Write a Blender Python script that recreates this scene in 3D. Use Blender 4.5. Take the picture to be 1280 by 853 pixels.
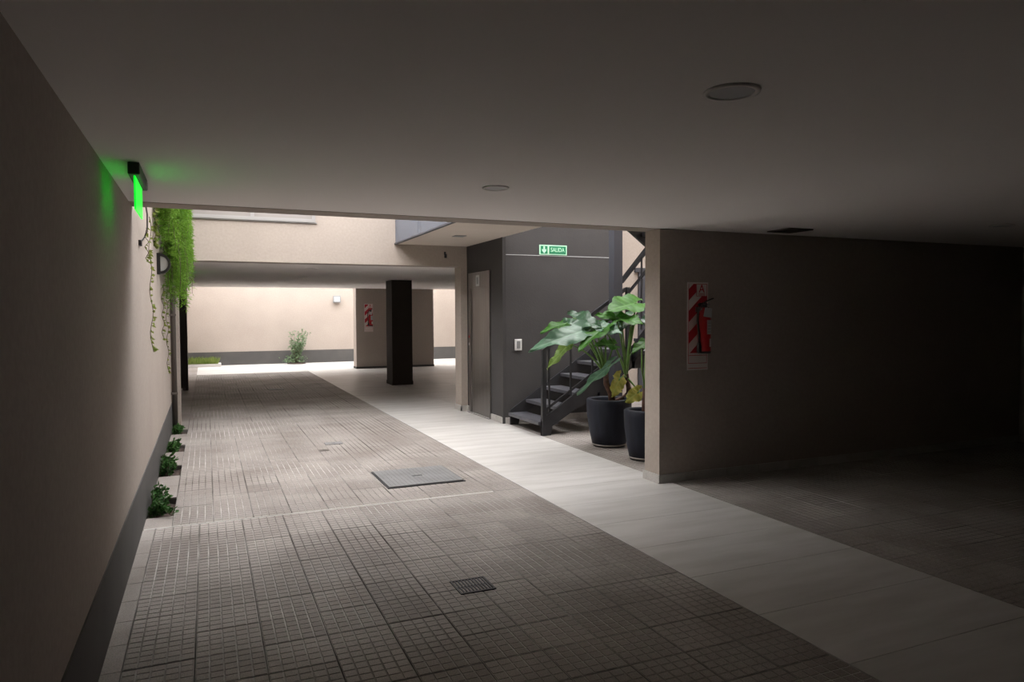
import bpy, bmesh, math, random
from mathutils import Vector, Matrix, noise as mnoise
random.seed(7)
R = random.Random(11)
for o in list(bpy.data.objects): bpy.data.objects.remove(o)
S = bpy.context.scene
C = S.collection

# ------------------------------------------------------------------ camera
F_PX, CX, CY, EYE = 887.0, 640.0, 426.5, 1.6
AX = Vector((0.91851808, -0.01936769, 0.39490432))     # world axes seen in camera (x right, y down, z forward)
AY = Vector((-0.39534855, -0.03260073, 0.91795246))
AZ = Vector((-0.00490445, -0.99928078, -0.03760135))
cam = bpy.data.cameras.new('camera'); cam.sensor_width = 36; cam.lens = 36 * F_PX / 1280
cam.clip_start = 0.05; cam.clip_end = 200
co = bpy.data.objects.new('camera', cam); C.objects.link(co)
right = Vector((AX[0], AY[0], AZ[0])); down = Vector((AX[1], AY[1], AZ[1])); fwd = Vector((AX[2], AY[2], AZ[2]))
M = Matrix((right, -down, -fwd)).transposed().to_4x4(); M.translation = (0, 0, EYE)
co.matrix_world = M
S.camera = co
def ray(px, py):
    d = Vector((px - CX, py - CY, F_PX)); return Vector((AX @ d, AY @ d, AZ @ d))
def atY(px, py, y): d = ray(px, py); return Vector((0, 0, EYE)) + d * (y / d.y)
def atX(px, py, x): d = ray(px, py); return Vector((0, 0, EYE)) + d * (x / d.x)
def atZ(px, py, z=0): d = ray(px, py); return Vector((0, 0, EYE)) + d * ((z - EYE) / d.z)
def proj(p):
    v = Vector(p) - Vector((0, 0, EYE)); c = AX * v.x + AY * v.y + AZ * v.z
    return None if c.z < .05 else (CX + F_PX * c.x / c.z, CY + F_PX * c.y / c.z)

# ------------------------------------------------------------------ world, exposure
W = bpy.data.worlds.new('overcast_sky'); S.world = W; W.use_nodes = True
bg = W.node_tree.nodes['Background']; bg.inputs[0].default_value = (1.0, 0.985, 0.98, 1); bg.inputs[1].default_value = 4.2
S.view_settings.view_transform = 'Standard'; S.view_settings.look = 'None'; S.view_settings.gamma = 1
S.view_settings.use_curve_mapping = False
S.view_settings.exposure = 1.4

# ------------------------------------------------------------------ materials
def mat(name, col, rough=.8, var=None, scale=4, detail=4, bump=0, bscale=60, metal=0, emit=0, stretch=None, spec=.5, obj_rand=0, fine=None):
    m = bpy.data.materials.new(name); m.use_nodes = True; nt = m.node_tree; b = nt.nodes['Principled BSDF']
    b.inputs['Base Color'].default_value = (*col, 1); b.inputs['Roughness'].default_value = rough
    b.inputs['Metallic'].default_value = metal; b.inputs['Specular IOR Level'].default_value = spec
    g = nt.nodes.new('ShaderNodeNewGeometry'); vec = g.outputs['Position']
    if stretch:
        mp = nt.nodes.new('ShaderNodeMapping'); mp.inputs['Scale'].default_value = stretch
        nt.links.new(vec, mp.inputs['Vector']); vec = mp.outputs['Vector']
    out = None
    if var:
        n = nt.nodes.new('ShaderNodeTexNoise'); n.inputs['Scale'].default_value = scale; n.inputs['Detail'].default_value = detail
        nt.links.new(vec, n.inputs['Vector'])
        r = nt.nodes.new('ShaderNodeValToRGB'); r.color_ramp.elements[0].position = .35; r.color_ramp.elements[1].position = .65
        r.color_ramp.elements[0].color = (*col, 1); r.color_ramp.elements[1].color = (*var, 1)
        nt.links.new(n.outputs['Fac'], r.inputs['Fac']); out = r.outputs['Color']
    if fine:
        n = nt.nodes.new('ShaderNodeTexNoise'); n.inputs['Scale'].default_value = fine[0]; n.inputs['Detail'].default_value = 2
        nt.links.new(g.outputs['Position'], n.inputs['Vector'])
        mr = nt.nodes.new('ShaderNodeMapRange'); mr.inputs['From Min'].default_value = .3; mr.inputs['From Max'].default_value = .7
        mr.inputs['To Min'].default_value = 1 - fine[1]; mr.inputs['To Max'].default_value = 1 + fine[1]
        nt.links.new(n.outputs['Fac'], mr.inputs['Value'])
        mx = nt.nodes.new('ShaderNodeMix'); mx.data_type = 'RGBA'; mx.blend_type = 'MULTIPLY'; mx.inputs['Factor'].default_value = 1
        if out: nt.links.new(out, mx.inputs['A'])
        else: mx.inputs['A'].default_value = (*col, 1)
        nt.links.new(mr.outputs['Result'], mx.inputs['B']); out = mx.outputs['Result']
    if obj_rand:
        oi = nt.nodes.new('ShaderNodeObjectInfo')
        mr = nt.nodes.new('ShaderNodeMapRange'); mr.inputs['To Min'].default_value = 1 - obj_rand; mr.inputs['To Max'].default_value = 1 + obj_rand
        nt.links.new(oi.outputs['Random'], mr.inputs['Value'])
        mx = nt.nodes.new('ShaderNodeMix'); mx.data_type = 'RGBA'; mx.blend_type = 'MULTIPLY'; mx.inputs['Factor'].default_value = 1
        if out: nt.links.new(out, mx.inputs['A'])
        else: mx.inputs['A'].default_value = (*col, 1)
        nt.links.new(mr.outputs['Result'], mx.inputs['B']); out = mx.outputs['Result']
    if out: nt.links.new(out, b.inputs['Base Color'])
    if bump:
        n = nt.nodes.new('ShaderNodeTexNoise'); n.inputs['Scale'].default_value = bscale; n.inputs['Detail'].default_value = 3
        nt.links.new(vec, n.inputs['Vector'])
        bp = nt.nodes.new('ShaderNodeBump'); bp.inputs['Strength'].default_value = bump; bp.inputs['Distance'].default_value = .01
        nt.links.new(n.outputs['Fac'], bp.inputs['Height']); nt.links.new(bp.outputs['Normal'], b.inputs['Normal'])
    if emit:
        b.inputs['Emission Color'].default_value = (*col, 1); b.inputs['Emission Strength'].default_value = emit
    return m
PLASTER = mat('beige_plaster', (.365, .315, .278), .9, (.392, .34, .30), 1.3, 5, .12, 60, spec=.2, fine=(30, .05))
CEIL = mat('ceiling_paint', (.90, .86, .835), .95, (.88, .84, .815), .6, 3, .04, 25, spec=.1)
CORE = mat('charcoal_plaster', (.052, .0495, .05), .75, (.062, .059, .059), 1.6, 6, .15, 40, spec=.3)
DADO = mat('grey_dado_paint', (.085, .082, .080), .8, (.10, .096, .092), 2, 4, .1, 40, spec=.2)
SKIRT = mat('granite_skirting', (.40, .38, .36), .6, (.46, .44, .42), 9, 5, obj_rand=.1, fine=(120, .12))
PANE = mat('cement_tile', (.215, .190, .174), .62, (.315, .287, .268), 1.6, 8, .2, 160, fine=(170, .25), spec=.3, obj_rand=.10)
GROOVE = mat('tile_groove', (.095, .083, .075), .85, (.52, .495, .475), .75, 5, spec=.15, fine=(9, .2))
JOINT = mat('dark_joint', (.075, .066, .06), .9, (.17, .155, .145), 1.2, 4)
SLAB = mat('porcelain_slab', (.45, .435, .417), .42, (.545, .53, .515), 2.2, 6, .02, 40, stretch=(.6, 3.2, 1), spec=.45, obj_rand=.05)
SEAL = mat('pale_sealant', (.66, .65, .63), .7)
BLACK = mat('black_steel', (.022, .022, .025), .42, (.03, .03, .034), 6, 3, spec=.5)
TREAD = mat('grey_steel_tread', (.062, .062, .072), .38, (.085, .085, .097), 9, 4, .05, 120, spec=.5)
STEELC = mat('slate_painted_steel', (.048, .050, .062), .5)
STAIN = mat('brushed_stainless', (.27, .255, .245), .36, (.33, .315, .30), 2, 3, metal=1, stretch=(30, 30, .6))
WHITEP = mat('white_plastic', (.72, .72, .71), .45)
GREYP = mat('grey_plastic', (.22, .23, .24), .5)
BLACKP = mat('black_plastic', (.014, .014, .016), .5)
DARKB = mat('dark_brown_metal', (.016, .010, .010), .5)
RED = mat('extinguisher_red', (.42, .012, .018), .3)
SIGNRED = mat('sign_red', (.47, .02, .035), .55)
SIGNWHITE = mat('sign_white', (.66, .60, .58), .55)
SIGNGREEN = mat('sign_green', (.0, .20, .085), .5)
SIGNPALE = mat('sign_pale_green', (.48, .80, .60), .5)
LABEL = mat('pale_label', (.50, .52, .53), .5)
SOIL = mat('dark_soil', (.035, .022, .018), .95, (.06, .04, .032), 30, 4, .6, 60)
POT = mat('navy_black_pot', (.008, .0095, .017), .6, (.012, .015, .027), 3, 4, .12, 50, stretch=(6, 6, .8), spec=.3)
SAUCER = mat('pot_rim_line', (.22, .20, .18), .6)
TRUNK = mat('trunk_brown', (.10, .045, .028), .8, (.05, .022, .016), 25, 4, .4, 60)
PIPE = mat('brown_downpipe', (.09, .075, .065), .6)
GLASSM = None
def foliage_mat(name, a, b, sc=8, rough=.45, trans=.35, vein=False):
    m = mat(name, a, rough, b, sc, 3, spec=.42 if 'silver' in name or 'deep' in name else .22); nt = m.node_tree; p = nt.nodes['Principled BSDF']
    t = nt.nodes.new('ShaderNodeBsdfTranslucent'); mix = nt.nodes.new('ShaderNodeMixShader'); mix.inputs['Fac'].default_value = trans
    src = p.inputs['Base Color'].links[0].from_socket
    if vein:
        at = nt.nodes.new('ShaderNodeAttribute'); at.attribute_name = 'vein'
        mx = nt.nodes.new('ShaderNodeMix'); mx.data_type = 'RGBA'
        nt.links.new(at.outputs['Fac'], mx.inputs['Factor']); nt.links.new(src, mx.inputs['A'])
        mx.inputs['B'].default_value = (*[min(1, c * 1.3 + .035) for c in b], 1)
        nt.links.new(mx.outputs['Result'], p.inputs['Base Color']); src = mx.outputs['Result']
    nt.links.new(src, t.inputs['Color']); o = nt.nodes['Material Output']
    nt.links.new(p.outputs[0], mix.inputs[1]); nt.links.new(t.outputs[0], mix.inputs[2]); nt.links.new(mix.outputs[0], o.inputs[0])
    return m
LEAF = foliage_mat('leaf_green', (.027, .115, .007), (.046, .165, .013), 9, .42, .3, True)
LEAF_D = foliage_mat('leaf_deep_green', (.024, .085, .036), (.04, .115, .05), 9, .3, .2, True)
LEAF_S = foliage_mat('leaf_silver_green', (.062, .15, .085), (.10, .21, .125), 12, .38, .15, True)
LEAF_L = foliage_mat('leaf_lime', (.12, .22, .045), (.20, .30, .07), 9, .4, .3, True)
LEAF_Y = foliage_mat('leaf_yellow', (.36, .31, .06), (.22, .24, .035), 14, .5, .3, True)
STEM = mat('petiole_green', (.09, .19, .035), .5, (.13, .24, .05), 12)
VINE = foliage_mat('vine_green', (.085, .205, .016), (.17, .32, .036), 5, .6, .4)
VINE_Y = foliage_mat('vine_yellow_green', (.24, .28, .06), (.16, .22, .05), 14, .6, .35)
SHRUB = foliage_mat('shrub_green', (.030, .085, .022), (.06, .15, .035), 12, .5, .3)
SHRUB_F = foliage_mat('shrub_grey_green', (.13, .21, .11), (.22, .31, .18), 9, .6, .3)
GRASS = foliage_mat('grass_green', (.16, .24, .05), (.28, .34, .10), 9, .6, .3)
TWIG = mat('twig_brown', (.09, .07, .045), .8)
GREENLIT = mat('lit_green_acrylic', (.002, .9, .03), .3, emit=.42)
gm = bpy.data.materials.new('smoky_blue_glass'); gm.use_nodes = True
_nt = gm.node_tree; _p = _nt.nodes['Principled BSDF']; _p.inputs['Base Color'].default_value = (.17, .19, .235, 1); _p.inputs['Roughness'].default_value = .12
_t = _nt.nodes.new('ShaderNodeBsdfTransparent'); _t.inputs[0].default_value = (.75, .80, .88, 1)
_mx = _nt.nodes.new('ShaderNodeMixShader'); _mx.inputs[0].default_value = .62
_nt.links.new(_t.outputs[0], _mx.inputs[1]); _nt.links.new(_p.outputs[0], _mx.inputs[2]); _nt.links.new(_mx.outputs[0], _nt.nodes['Material Output'].inputs[0])
GLASSM = gm
WINGLASS = mat('window_glass', (.27, .25, .24), .25, spec=.5)
ALU = mat('grey_aluminium', (.30, .29, .285), .45)

# ------------------------------------------------------------------ mesh helpers
class MB:
    def __init__(s): s.v = []; s.f = []; s.mi = []
    def add(s, vs, fs, mi=0):
        n = len(s.v); s.v += [tuple(v) for v in vs]
        s.f += [tuple(i + n for i in f) for f in fs]; s.mi += [mi] * len(fs); return s
    def box(s, x0, x1, y0, y1, z0, z1, mi=0):
        return s.add([(x0, y0, z0), (x1, y0, z0), (x1, y1, z0), (x0, y1, z0), (x0, y0, z1), (x1, y0, z1), (x1, y1, z1), (x0, y1, z1)],
                     [(0, 3, 2, 1), (4, 5, 6, 7), (0, 1, 5, 4), (1, 2, 6, 5), (2, 3, 7, 6), (3, 0, 4, 7)], mi)
    def prism(s, pts, off, mi=0):
        """polygon pts (3-D, planar) extruded by off"""
        n = len(pts); off = Vector(off); a = [Vector(p) for p in pts]
        fs = [tuple(range(n))[::-1], tuple(range(n, 2 * n))] + [(i, (i + 1) % n, n + (i + 1) % n, n + i) for i in range(n)]
        return s.add(a + [p + off for p in a], fs, mi)
    def bar(s, a, b, w, h=None, mi=0, up=(0, 0, 1)):
        a = Vector(a); b = Vector(b); h = h or w; d = (b - a).normalized(); u = Vector(up)
        if abs(d.dot(u)) > .98: u = Vector((1, 0, 0))
        sd = d.cross(u).normalized(); u = sd.cross(d).normalized()
        q = [sd * (i * w / 2) + u * (j * h / 2) for i, j in ((-1, -1), (1, -1), (1, 1), (-1, 1))]
        return s.add([a + p for p in q] + [b + p for p in q], [(3, 2, 1, 0), (4, 5, 6, 7)] + [(i, (i + 1) % 4, 4 + (i + 1) % 4, 4 + i) for i in range(4)], mi)
    def tube(s, pts, r, seg=8, mi=0):
        pts = [Vector(p) for p in pts]; rs = r if isinstance(r, (list, tuple)) else [r] * len(pts); vs = []; fs = []
        for i, p in enumerate(pts):
            d = (pts[min(i + 1, len(pts) - 1)] - pts[max(i - 1, 0)]).normalized()
            u = Vector((0, 0, 1)) if abs(d.z) < .9 else Vector((1, 0, 0)); sd = d.cross(u).normalized(); u = sd.cross(d)
            for k in range(seg):
                t = 2 * math.pi * k / seg; vs.append(p + (sd * math.cos(t) + u * math.sin(t)) * rs[i])
        for i in range(len(pts) - 1):
            for k in range(seg): fs.append((i * seg + k, i * seg + (k + 1) % seg, (i + 1) * seg + (k + 1) % seg, (i + 1) * seg + k))
        fs += [tuple(range(seg))[::-1], tuple(range((len(pts) - 1) * seg, len(pts) * seg))]
        return s.add(vs, fs, mi)
    def lathe(s, c, prof, seg=32, mi=0):
        """prof: list of (r, z) relative to c; closed at r=0 ends"""
        vs = []; fs = []; n = len(prof); c = Vector(c)
        for r, z in prof:
            for k in range(seg):
                t = 2 * math.pi * k / seg; vs.append(c + Vector((r * math.cos(t), r * math.sin(t), z)))
        for i in range(n - 1):
            for k in range(seg): fs.append((i * seg + k, i * seg + (k + 1) % seg, (i + 1) * seg + (k + 1) % seg, (i + 1) * seg + k))
        fs += [tuple(range(seg))[::-1], tuple(range((n - 1) * seg, n * seg))]
        return s.add(vs, fs, mi)
    def mesh(s, name, mats, smooth=False):
        me = bpy.data.meshes.new(name); me.from_pydata(s.v, [], s.f)
        for m in (mats if isinstance(mats, (list, tuple)) else [mats]): me.materials.append(m)
        me.polygons.foreach_set('material_index', s.mi)
        if smooth: me.polygons.foreach_set('use_smooth', [True] * len(me.polygons))
        me.update(); return me
    def build(s, name, mats, parent=None, smooth=False, bevel=0, loc=None):
        o = bpy.data.objects.new(name, s.mesh(name, mats, smooth)); C.objects.link(o)
        if parent:
            o.parent = parent
        if loc is not None: o.location = loc
        elif parent and parent.type == 'EMPTY':
            o.location = -Vector(parent.location)     # world-coordinate meshes under an empty at the thing's base
        if bevel:
            b = o.modifiers.new('bevel', 'BEVEL'); b.width = bevel; b.segments = 2; b.limit_method = 'ANGLE'
        return o
def tag(o, label, cat=None, group=None, kind=None):
    o['label'] = label
    if cat: o['category'] = cat
    if group: o['group'] = group
    if kind: o['kind'] = kind
    return o
def thing(name, loc, label, cat, group=None):
    o = bpy.data.objects.new(name, None); o.empty_display_size = .1; C.objects.link(o); o.location = loc
    return tag(o, label, cat, group)
def struct(name, mb, m, label, cat, parent=None, bevel=0):
    o = mb.build(name, m, parent, bevel=bevel); o['kind'] = 'structure'; o['label'] = label; o['category'] = cat; return o
def text_mesh(txt, size, thick=.0015):
    cu = bpy.data.curves.new('lettering', 'FONT'); cu.body = txt; cu.size = size; cu.extrude = thick; cu.align_x = 'CENTER'; cu.align_y = 'CENTER'; cu.offset = size * .006
    o = bpy.data.objects.new('lettering_source', cu); C.objects.link(o)
    dg = bpy.context.evaluated_depsgraph_get(); me = bpy.data.meshes.new_from_object(o.evaluated_get(dg))
    bpy.data.objects.remove(o); return me
def text_obj(txt, size, loc, mt, parent, name='lettering', sx=1):
    me = text_mesh(txt, size); me.materials.clear(); me.materials.append(mt)
    # text lies in the xy plane: stand it up, facing -y
    for v in me.vertices: x, y, z = v.co; v.co = (x * sx + loc[0], loc[1] - z, y + loc[2])
    o = bpy.data.objects.new(name, me); C.objects.link(o); o.parent = parent
    if parent.type == 'EMPTY': o.location = -Vector(parent.location)
    return o

# ------------------------------------------------------------------ the room shell
XL, XR, CZ, TOP = -.475, 9.2, 2.39, 7.0
YW0, YW1, YB, YFAR, YS = 5.54, 5.78, 11.1, 24.7, 21.2
struct('wall_left_hall', MB().box(-.9, -.66, YB + .28, YFAR + .2, -.03, 4.6), PLASTER, 'taupe plaster wall of the hall behind the dark metal gate', 'wall')
struct('wall_left', MB().box(-.8, XL, -7, YB + .3, -.05, 4.6), PLASTER, 'long taupe plaster wall running the whole length of the passage, with a dark grey band at its foot', 'wall')
struct('baseboard_left', MB().box(XL - .01, XL + .008, -7, YB, -.02, .37), DADO, 'dark grey painted band along the foot of the long taupe wall', 'baseboard')
struct('ceiling', MB().box(-.8, XR, -7, YW0 + .01, CZ, CZ + .3), CEIL, 'white painted ceiling slab over the parking passage with round downlights', 'ceiling')
struct('wall_front', MB().box(-.8, XR + .2, YW0, YW1, CZ - .004, TOP).box(3.885, XR + .2, YW0, YW1, -.02, CZ), PLASTER, 'dark taupe plaster wall carrying the large fire extinguisher plate', 'wall')
struct('wall_right', MB().box(XR, XR + .3, -7, YFAR + .2, -.05, TOP), PLASTER, 'plain plaster wall closing the dark end of the parking bay', 'wall')
struct('wall_rear', MB().box(-.8, XR, -7.3, -7, -.05, 3), PLASTER, 'plain plaster wall closing the passage opposite the courtyard', 'wall')
struct('wall_court', MB().box(-.8, XR, YB, YB + .3, CZ, TOP).box(3.86, XR, YB, YB + .3, 0, CZ).box(-.8, -.36, YB, YB + .28, 0, CZ), PLASTER, 'sunlit beige plaster wall above and beside the opening to the covered hall', 'wall')
struct('ceiling_hall', MB().box(-.8, XR, YB + .3, YS, CZ, CZ + .5), CEIL, 'white ceiling of the covered hall beyond the courtyard', 'ceiling')
struct('wall_hall_upper', MB().box(-.8, XR, YS - .19, YS + .01, CZ + .002, 4.6), PLASTER, 'beige plaster wall above the hall, facing the rear court', 'wall')
struct('wall_far', MB().box(-.9, XR, YFAR, YFAR + .2, -.03, 5.6), PLASTER, 'bright beige plaster wall closing the rear court', 'wall')
struct('baseboard_far', MB().box(-.66, XR, YFAR - .012, YFAR + .01, 0, .43), DADO, 'dark grey band along the foot of the bright rear court wall', 'baseboard')
struct('wall_lift', MB().box(3.97, 5.82, 9.6, YB + .01, 0, TOP).box(4.0, 5.82, 9.53, 9.61, 0, TOP)  , CORE, 'charcoal plaster lift shaft beside the black stair', 'wall')
struct('trim_4', MB().box(3.957, 4.001, 9.535, 9.585, 0, TOP), CORE, 'slim charcoal corner strip of the lift shaft', 'trim')
struct('wall_block', MB().box(4.08, 6.47, 21.2, 21.62, -.02, 3.1), PLASTER, 'taupe plaster room block at the back of the hall carrying a small fire extinguisher plate', 'wall')
struct('baseboard_block', MB().box(4.07, 6.48, 21.19, 21.63, -.01, .06), DADO, 'low dark skirting round the taupe room block in the hall', 'baseboard')
col = MB().box(3.86, 4.33, 15.85, 16.4, 0, CZ + .01).box(3.85, 4.34, 15.84, 16.41, 0, .08)
struct('trim_1', col, mat('dark_brown_column', (.034, .028, .024), .8, (.042, .034, .03), 3, 4, .1, 40, spec=.2), 'square dark brown column standing in the hall', 'column')
struct('trim_2', MB().box(4.01, 5.82, 9.526, 9.535, 2.464, 2.472), LABEL, 'thin pale line across the charcoal wall below the exit board', 'trim')
# skirting pieces: front wall (front + end), lift wall
bb = struct('baseboard_front', MB().box(3.885, XR, YW0 - .004, YW0 + .01, 0, .075).box(3.88, 3.89, YW0, YW1, 0, .075), SKIRT, 'pale granite skirting along the dark taupe wall of the extinguisher plate', 'baseboard')
x = 3.872
while x < XR:
    l = min(.40, XR - x)
    MB().box(x + .0015, x + l - .0015, YW0 - .014, YW0 + .002, 0, .082).build('skirting_tile', SKIRT, bb); x += l
MB().box(3.871, 3.886, YW0 - .013, YW1 + .012, 0, .083).build('skirting_tile', SKIRT, bb)
bl = struct('baseboard_lift', MB().box(3.96, 3.972, 9.6, 10.0, 0, .08).box(4.0, 5.82, 9.525, 9.535, 0, .08), SKIRT, 'pale granite skirting at the foot of the charcoal lift shaft', 'baseboard')
for (a, b_) in ((9.56, 10.02), (10.97, YB)):
    MB().box(3.953, 3.972, a, b_, 0, .09).build('skirting_tile', SKIRT, bl)
MB().box(3.845, 3.965, YB - .014, YB + .005, 0, .09).build('skirting_tile', SKIRT, bl)
MB().box(3.845, 3.862, YB - .014, YB + .3, 0, .09).build('skirting_tile', SKIRT, bl)
for k in range(6): MB().box(3.99 + k * .305, 3.99 + k * .305 + .302, 9.514, 9.532, 0, .09).build('skirting_tile', SKIRT, bl)
# upper window in the courtyard wall
w1 = struct('window_1', MB().box(-.3, 1.5, YB - .012, YB + .05, 3.01, 4.2), WINGLASS, 'wide window high in the sunlit beige courtyard wall', 'window')
for z in (3.0, 4.16): MB().box(-.34, 1.54, YB - .03, YB + .02, z, z + .05).build('window_frame', ALU, w1)
for x in (-.34, .62, 1.49): MB().box(x, x + .05, YB - .0285, YB + .02, 3.0, 4.2).build('window_frame', ALU, w1)
MB().box(-.36, 1.56, YB - .02, YB + .01, 2.985, 3.0).build('window_sill', ALU, w1)
# door in courtyard wall right of the stair
d1 = struct('door_1', MB().box(7.3, 8.2, YB - .04, YB + .02, 0, 2.38), STEELC, 'dark grey door in the courtyard wall behind the stair', 'door')
MB().box(7.22, 8.28, YB - .05, YB + .01, 2.36, 2.44).build('door_frame', STEELC, d1)
MB().box(7.38, 7.40, YB - .09, YB - .035, 1.0, 1.2).build('door_handle', STAIN, d1)

# ------------------------------------------------------------------ floor: screed, ribbed tiles, porcelain strip
PITS = [(6.24, 6.88), (7.82, 8.36), (9.18, 9.68), (10.55, 10.98)]
PX = -.272
fl = MB().box(PX, XR, -7, YFAR + .1, -.08, -.013)
ys = [-7] + [v for p in PITS for v in p] + [YFAR + .1]
for i in range(0, len(ys), 2): fl.box(-.7, PX, ys[i], ys[i + 1], -.08, -.013)
fl.box(-.7, PX, 5.5, 11.5, -.16, -.08)
floor = struct('floor', fl, JOINT, 'ribbed cement tile floor of the passage crossed by a pale porcelain path', 'floor')
SX0, SX1 = 2.655, 4.02
def tile_mb(sx, sy, n=5):
    """one cement tile: body with n x n raised panes, groove floor between them"""
    t = MB(); g = .0024; b = -.013; gz = -.0022
    t.add([(g, g, b), (sx - g, g, b), (sx - g, sy - g, b), (g, sy - g, b), (g, g, gz), (sx - g, g, gz), (sx - g, sy - g, gz), (g, sy - g, gz)],
          [(4, 5, 6, 7), (0, 1, 5, 4), (1, 2, 6, 5), (2, 3, 7, 6), (3, 0, 4, 7)], 1)
    px, py = (sx - 2 * g) / n, (sy - 2 * g) / n; h = .0034; ch = .0014
    nx = max(1, round(n)); 
    for i in range(nx):
        for j in range(nx):
            x0, x1 = g + i * px + h, g + (i + 1) * px - h; y0, y1 = g + j * py + h, g + (j + 1) * py - h
            t.add([(x0, y0, gz), (x1, y0, gz), (x1, y1, gz), (x0, y1, gz), (x0 + ch, y0 + ch, 0), (x1 - ch, y0 + ch, 0), (x1 - ch, y1 - ch, 0), (x0 + ch, y1 - ch, 0)],
                  [(4, 5, 6, 7), (0, 1, 5, 4), (1, 2, 6, 5), (2, 3, 7, 6), (3, 0, 4, 7)], 0)
    return t
TA = (.3038, .2915); TB = (.2927, .2915); TC = (.298, .2915)
proto = {k: tile_mb(*k) for k in (TA, TB, TC)}
tmesh = {k: p.mesh('floor_tile', [PANE, GROOVE]) for k, p in proto.items()}
spots = []
def grid(k, x0, nx, y0, ny):
    for i in range(nx):
        for j in range(ny): spots.append((k, x0 + i * k[0], y0 + j * k[1]))
JY = 5.915
grid(TA, -.383, 10, JY - 18 * TA[1], 18)
grid(TB, PX, 10, JY + .008, 51)
grid(TC, SX1, 17, YW0 - 17 * TC[1] - .005, 17)
grid(TC, SX1, 17, YW1 - .25, 19)
def seen(k, x, y):
    ps = [proj((x + a * k[0], y + b * k[1], 0)) for a, b in ((0, 0), (1, 0), (1, 1), (0, 1))]
    if any(p is None for p in ps): return 0
    if all(p[0] < 0 or p[0] > 1280 or p[1] > 853 for p in ps): return 0
    return abs(sum(ps[i][0] * ps[(i + 1) % 4][1] - ps[(i + 1) % 4][0] * ps[i][1] for i in range(4))) / 2
def hidden(x, y):        # behind walls
    return (y > YW1 and x > 4.3 and x > y * .70) or (x > 3.97 and y > 9.5)
spots.sort(key=lambda s: (-seen(*s) if not hidden(s[1], s[2]) else 0))
rest = MB()
for i, (k, x, y) in enumerate(spots):
    dz = R.uniform(-.0012, .0004)
    if i < 300:
        o = bpy.data.objects.new('floor_tile', tmesh[k]); C.objects.link(o); o.parent = floor; o.location = (x, y, dz)
        o.rotation_euler = (R.uniform(-.002, .002), R.uniform(-.002, .002), 0)
    else:
        p = proto[k]; n = len(rest.v)
        rest.v += [(a + x, b + y, c + dz) for a, b, c in p.v]; rest.f += [tuple(q + n for q in f) for f in p.f]; rest.mi += p.mi
ro = rest.build('floor_tile_field', [PANE, GROOVE], floor); ro['kind'] = 'stuff'
# border tiles along the left wall, between the planting pits
y = JY - 18 * TA[1]
while y < JY - .01:
    MB().box(XL, -.385, y + .002, y + TA[1] - .002, -.013, -.001).build('border_tile', PANE, floor); y += TA[1]
segs = [(JY + .008, PITS[0][0])] + [(PITS[i][1], PITS[i + 1][0]) for i in range(3)] + [(PITS[3][1], 11.4)]
for a, b_ in segs:
    n = max(1, round((b_ - a) / .4))
    for j in range(n): MB().box(-.68, PX - .002, a + (b_ - a) * j / n + .002, a + (b_ - a) * (j + 1) / n - .002, -.08, -.001).build('border_tile', PANE, floor)
MB().box(-.66, PX - .002, 11.402, YFAR, -.013, -.001).build('border_tile', PANE, floor)
for xa, xb, ye in ((XL, SX0 - .002, JY - 18 * TA[1] - .003), (SX1 + .002, XR, YW0 - 17 * TC[1] - .008)): MB().box(xa, xb, -7, ye, -.013, -.001).build('unseen_paving', PANE, floor)  # plain unseen floor below and behind the camera, filled in for its light bounce
MB().box(-.46, 2.35, JY - .004, JY + .006, -.012, .001).build('expansion_joint', SEAL, floor)
# porcelain path and hall paving
y = 5.79 - 22 * .58
while y < YFAR:
    y1 = min(y + .58, YFAR)
    MB().box(SX0 + .004, SX1 - .004, y + .002, y1 - .002, -.013, 0).build('paving_slab', SLAB, floor)
    if y > 20.7:
        for xa, xb in ((PX, 1.19), (1.19, SX0)): MB().box(xa + .001, xb - .0012, max(y, 20.80) + .002, y1 - .002, -.013, 0).build('paving_slab', SLAB, floor)
    if y > 11.1:
        xx = SX1
        while xx < XR:
            x1 = min(xx + 1.19, XR); MB().box(xx + .001, x1 - .0012, y + .002, y1 - .002, -.013, 0).build('paving_slab', SLAB, floor); xx = x1
    elif y > 10.5:
        MB().box(SX1, XR, y1 - .3, y1, -.013, 0).build('paving_slab', SLAB, floor)
    y = y1

# ------------------------------------------------------------------ covers in the floor
mx0, mx1, my0, my1 = 1.52, 2.24, 6.41, 7.12
t = thing('manhole_cover', (1.88, 6.76, 0), 'large square grey steel manhole cover with a slot handle in the tiled floor', 'manhole cover')
COVER = mat('cover_steel', (.15, .15, .152), .6, (.185, .185, .187), 5, 4, .15, 90, spec=.5)
MB().box(mx0, mx1, my0, my1, -.01, .014).build('cover_plate', COVER, t, bevel=.003)
MB().box(mx0 - .018, mx1 + .018, my0 - .018, my0, -.012, .006).box(mx0 - .018, mx1 + .018, my1, my1 + .018, -.012, .006).box(mx0 - .018, mx0, my0, my1, -.012, .006).box(mx1, mx1 + .018, my0, my1, -.012, .006).build('cover_frame', BLACK, t)
MB().box(1.83, 1.93, 6.745, 6.775, .008, .0165).build('lifting_slot', BLACKP, t)
for k in range(17): MB().box(mx0 + .03 + k * .04, mx0 + .036 + k * .04, my0 + .02, my1 - .02, .012, .016).build('rib', COVER, t)
t = thing('floor_drain', (1.413, 3.89, 0), 'small square black floor drain grate in the tiled floor', 'drain')
MB().box(1.31, 1.516, 3.79, 3.99, -.01, -.002).build('drain_pan', BLACKP, t)
fr = MB().box(1.305, 1.521, 3.785, 3.797, -.01, .006).box(1.305, 1.521, 3.983, 3.995, -.01, .006).box(1.305, 1.317, 3.797, 3.983, -.01, .006).box(1.509, 1.521, 3.797, 3.983, -.01, .006)
fr.build('drain_frame', BLACK, t)
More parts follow.
